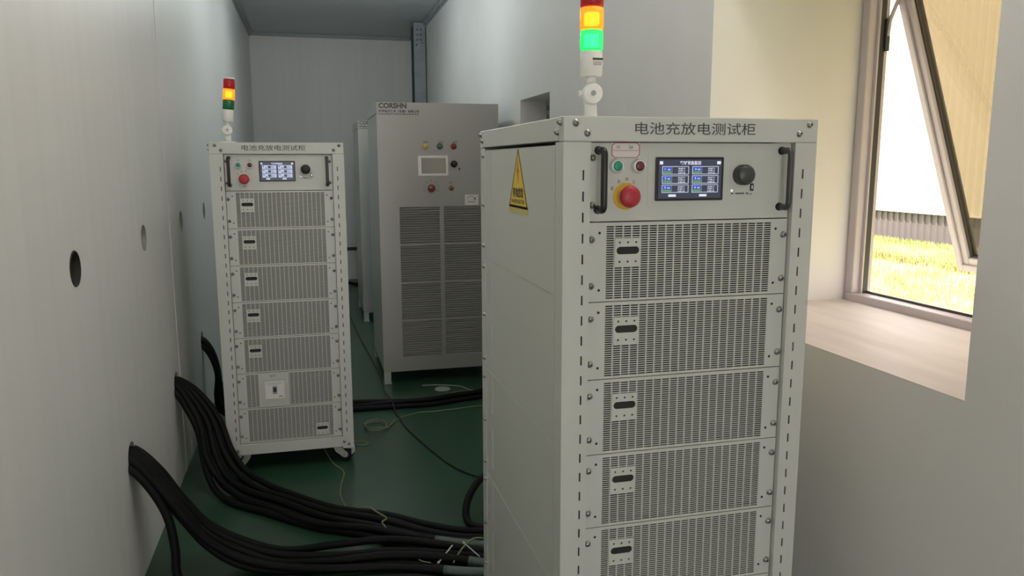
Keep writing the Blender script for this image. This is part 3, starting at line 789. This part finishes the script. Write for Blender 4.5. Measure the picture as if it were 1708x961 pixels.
B = [(-.700, 3.825, .450), (-.646, 3.825, .448), (-.580, 3.80, .385), (-.510, 3.755, .270), (-.470, 3.69, .135), (-.410, 3.62, .042), (-.315, 3.51, .016),
     (-.19, 3.37, .016), (.00, 3.18, .016), (.20, 3.07, .016), (.37, 2.93, .016), (.54, 2.83, .016), (.74, 2.78, .016), (.96, 2.77, .016)]
bundle(B, 8, .0150, 'black power cable in the bundle from the second low hole in the left wall', 'black cables from the second low wall hole', 6, .0235,
       {1: (.80, .92)}, seed=5)
Cc = [(-.700, 4.75, .450), (-.646, 4.75, .448), (-.600, 4.75, .375), (-.575, 4.75, .270), (-.578, 4.75, .140), (-.560, 4.745, .050), (-.46, 4.735, .016),
      (-.2, 4.73, .016), (.20, 4.715, .016), (.45, 4.70, .016), (.67, 4.68, .016), (.87, 4.73, .016), (1.05, 4.78, .016), (1.22, 4.86, .016)]
bundle(Cc, 4, .0145, 'black power cable from the third low wall hole, behind the rack cabinet', 'black cables from the third low wall hole', 6, .022, seed=9)
def wire(name, pts, r, m, label, cat, n=8):
    path = spline(pts, n); o = MB(tuple(-path[0])).tube(path, r, M[m], 8).build(name); o.location = path[0]; return tag(o, label, cat)
z = .004
wire('ground_wire', [(-.02, 4.05, .093), (.01, 3.97, .05), (.05, 3.86, z), (.10, 3.72, z), (.085, 3.58, z), (.075, 3.44, z), (.10, 3.30, z), (.150, 3.22, z+.03), (.185, 3.16, .060), (.21, 3.10, .064), (.245, 3.03, .064), (.225, 3.0, .064), (.235, 2.95, .062)], .0032, 'wire',
     'thin yellow-green wire dropping from under the castored cabinet to the black cables', 'wire')
lp = [(.305+.062*math.cos(a), 4.345+.085*math.sin(a), z+.0012*k) for k, a in enumerate([.0+i*PI/5 for i in range(19)])]
wire('ground_wire', lp + [(.37, 4.30, .012), (.43, 4.43, z), (.55, 4.53, z), (.66, 4.54, z), (.81, 4.555, z), (.98, 4.58, z), (1.1, 4.56, z)], .0032, 'wire', 'thin yellow-green wire lying in a small coil on the floor right of the castored cabinet', 'wire', 6)
wire('ground_wire', [(.12, 4.16, .06), (.17, 4.155, z), (.22, 4.125, z), (.245, 4.09, z), (.21, 4.065, z), (.165, 4.09, z), (.12, 4.11, z)], .003, 'wire', 'short loop of thin wire poking out beside the castored cabinet foot', 'wire')
wire('data_cable', [(.30, 9.2, .005), (.33, 7.62, .005), (.36, 6.78, .005), (.415, 5.62, .005), (.42, 5.05, .005), (.43, 4.84, .03), (.435, 4.70, .036), (.44, 4.58, .02), (.455, 4.47, .005), (.48, 4.25, .005), (.56, 3.89, .005), (.64, 3.63, .005), (.74, 3.48, .005), (.9, 3.38, .005)], .0045, 'thinblack',
     'thin dark cable running along the green floor past the louvred cabinet foot', 'cable')
wire('power_cable', [(.90, 3.28, .016), (.80, 3.28, .10), (.68, 3.20, .12), (.60, 3.10, .08), (.575, 3.02, .03), (.60, 2.96, .016), (.68, 2.93, .016), (.85, 2.92, .016)], .016, 'rubber', 'single thick black cable curling in an arc beside the near cabinet', 'cable')
wire('signal_wire', [(.68, 5.12, z), (.76, 5.11, z), (.86, 5.075, z), (.93, 5.03, z), (.98, 4.93, z), (1.05, 4.86, .02)], .0025, 'tie', 'thin white wire arching behind the white disc under the louvred cabinet', 'wire')
wire('signal_wire', [(.84, 4.895, z), (.90, 4.92, z), (.97, 4.90, z), (1.08, 4.84, z)], .0025, 'wire', 'thin yellow wire in front of the white disc on the floor', 'wire')
wire('signal_wire', [(.455, 2.66, .034), (.48, 2.685, .055), (.515, 2.70, .085), (.55, 2.70, .10), (.60, 2.69, .09), (.7, 2.64, .05)], .0032, 'wire', 'pale yellow-green wire looping over the black cables beside the near cabinet', 'wire')
wire('signal_wire', [(.33, 2.73, .033), (.345, 2.70, .034), (.375, 2.68, .034)], .0025, 'wire', 'short pale wire tail beside the grey cable sleeve', 'wire')
def tie(pts, label):
    a, b = Vector(pts[0]), Vector(pts[1]); L = (b-a).length
    m = MB(); m.box((0, -.003, -.0006), (L, .003, .0006), M['tie'], .0003); m.box((-.008, -.0045, -.003), (.001, .0045, .003), M['tie'], .001)
    o = m.build('cable_tie'); o.location = a; o.rotation_euler = (b-a).to_track_quat('X', 'Z').to_euler(); tag(o, label, 'cable tie')
tie([(.505, 2.70, .085), (.555, 2.66, .045)], 'white cable tie tail crossing the yellow-green wire beside the near cabinet')
tie([(.405, 2.68, .034), (.465, 2.73, .068)], 'pale cable tie tail sticking up, left of the crossed white one')
d = MB(); d.lathe([(.0001, .010), (.046, .010), (.051, .007), (.052, .001), (.0001, .001)], (0, 0, 0), M['disc'], 'Z', 36)
o = d.build('round_cap'); o.location = (.80, 5.0, 0); tag(o, 'white round cap lying on the floor before the louvred cabinet', 'cap')
wire('power_cable', [(.30, 9.9, .02), (.40, 9.8, .03), (.50, 9.72, .02), (.62, 9.7, .02)], .018, 'rubber', 'short black cable end on the floor by the back wall', 'cable')

# ------------------------------------------------------------------ outside
GZ = -.165
g = MB(); g.box((XW+.03, -12, GZ-.2), (60, 60, GZ), M['lawn']); struct(g.build('ground'))
rnd = random.Random(11)
def blades(name, pts, m, hmin, hmax, w):
    vs, fs = [], []
    for x, y in pts:
        a = rnd.uniform(0, 6.28); h = rnd.uniform(hmin, hmax); lx, ly = rnd.gauss(0, .35)*h, rnd.gauss(0, .35)*h
        dx, dy = math.cos(a)*w, math.sin(a)*w; k = len(vs)
        vs += [(x-dx, y-dy, GZ-.01), (x+dx, y+dy, GZ-.01), (x+lx, y+ly, GZ+h)]; fs.append((k, k+1, k+2))
    me = bpy.data.meshes.new(name); me.from_pydata(vs, [], fs); me.materials.append(m); return link(name, me)
pts = [(rnd.uniform(5.5, 11.9), rnd.uniform(5, 16)) for _ in range(16000)] + [(11.9-abs(rnd.gauss(0, .12)), rnd.uniform(7, 18)) for _ in range(5000)]
tag(blades('grass', pts, M['blade'], .05, .14, .008), 'sunlit yellow-green grass on the lawn outside the window', 'grass', kind='stuff')
pts = [(9.65+rnd.gauss(0, .10), rnd.uniform(7, 14)) for _ in range(2600)]
tag(blades('weeds', pts, M['weed'], .08, .2, .012), 'brownish dry weeds in a strip across the lawn', 'weeds', kind='stuff')
BX = 12.0
t = thing('factory_building', 'white corrugated factory building with grey base standing beyond the lawn', 'building', (BX+3, 16, GZ))
def corrug(z0, z1, x, pitch, rib, m, name, y0=-6, y1=40):
    of = (-(BX+3), -16, -GZ); pr = []
    y = y0
    while y < y1:
        pr += [(y, 0), (y+pitch*.70, 0), (y+pitch*.78, -rib), (y+pitch*.92, -rib)]; y += pitch
    b = MB(of); bm = b.bm; k = b.mi(m)
    A = [bm.verts.new((x+d_, y_, z0)) for y_, d_ in pr]; Bv = [bm.verts.new((x+d_, y_, z1)) for y_, d_ in pr]
    for i in range(len(pr)-1): bm.faces.new((A[i], A[i+1], Bv[i+1], Bv[i])).material_index = k
    b.box((x+.02, y0, z0), (x+.2, y1, z1), m)
    return b.build(name, t)
corrug(GZ-.02, .485, BX, .175, .035, M['bldgrey'], 'base_cladding')
corrug(.50, 8.0, BX-.03, .19, .050, M['bldwhite'], 'wall_cladding')
MB((-(BX+3), -16, -GZ)).box((BX-.12, -6, .47), (BX+.1, 40, .50), M['bldwhite'], .004).build('drip_flashing', t)
MB((-(BX+3), -16, -GZ)).box((BX-.4, -6.2, 8.0), (BX+8, 40.2, 8.2), M['bldgrey']).build('roof', t)
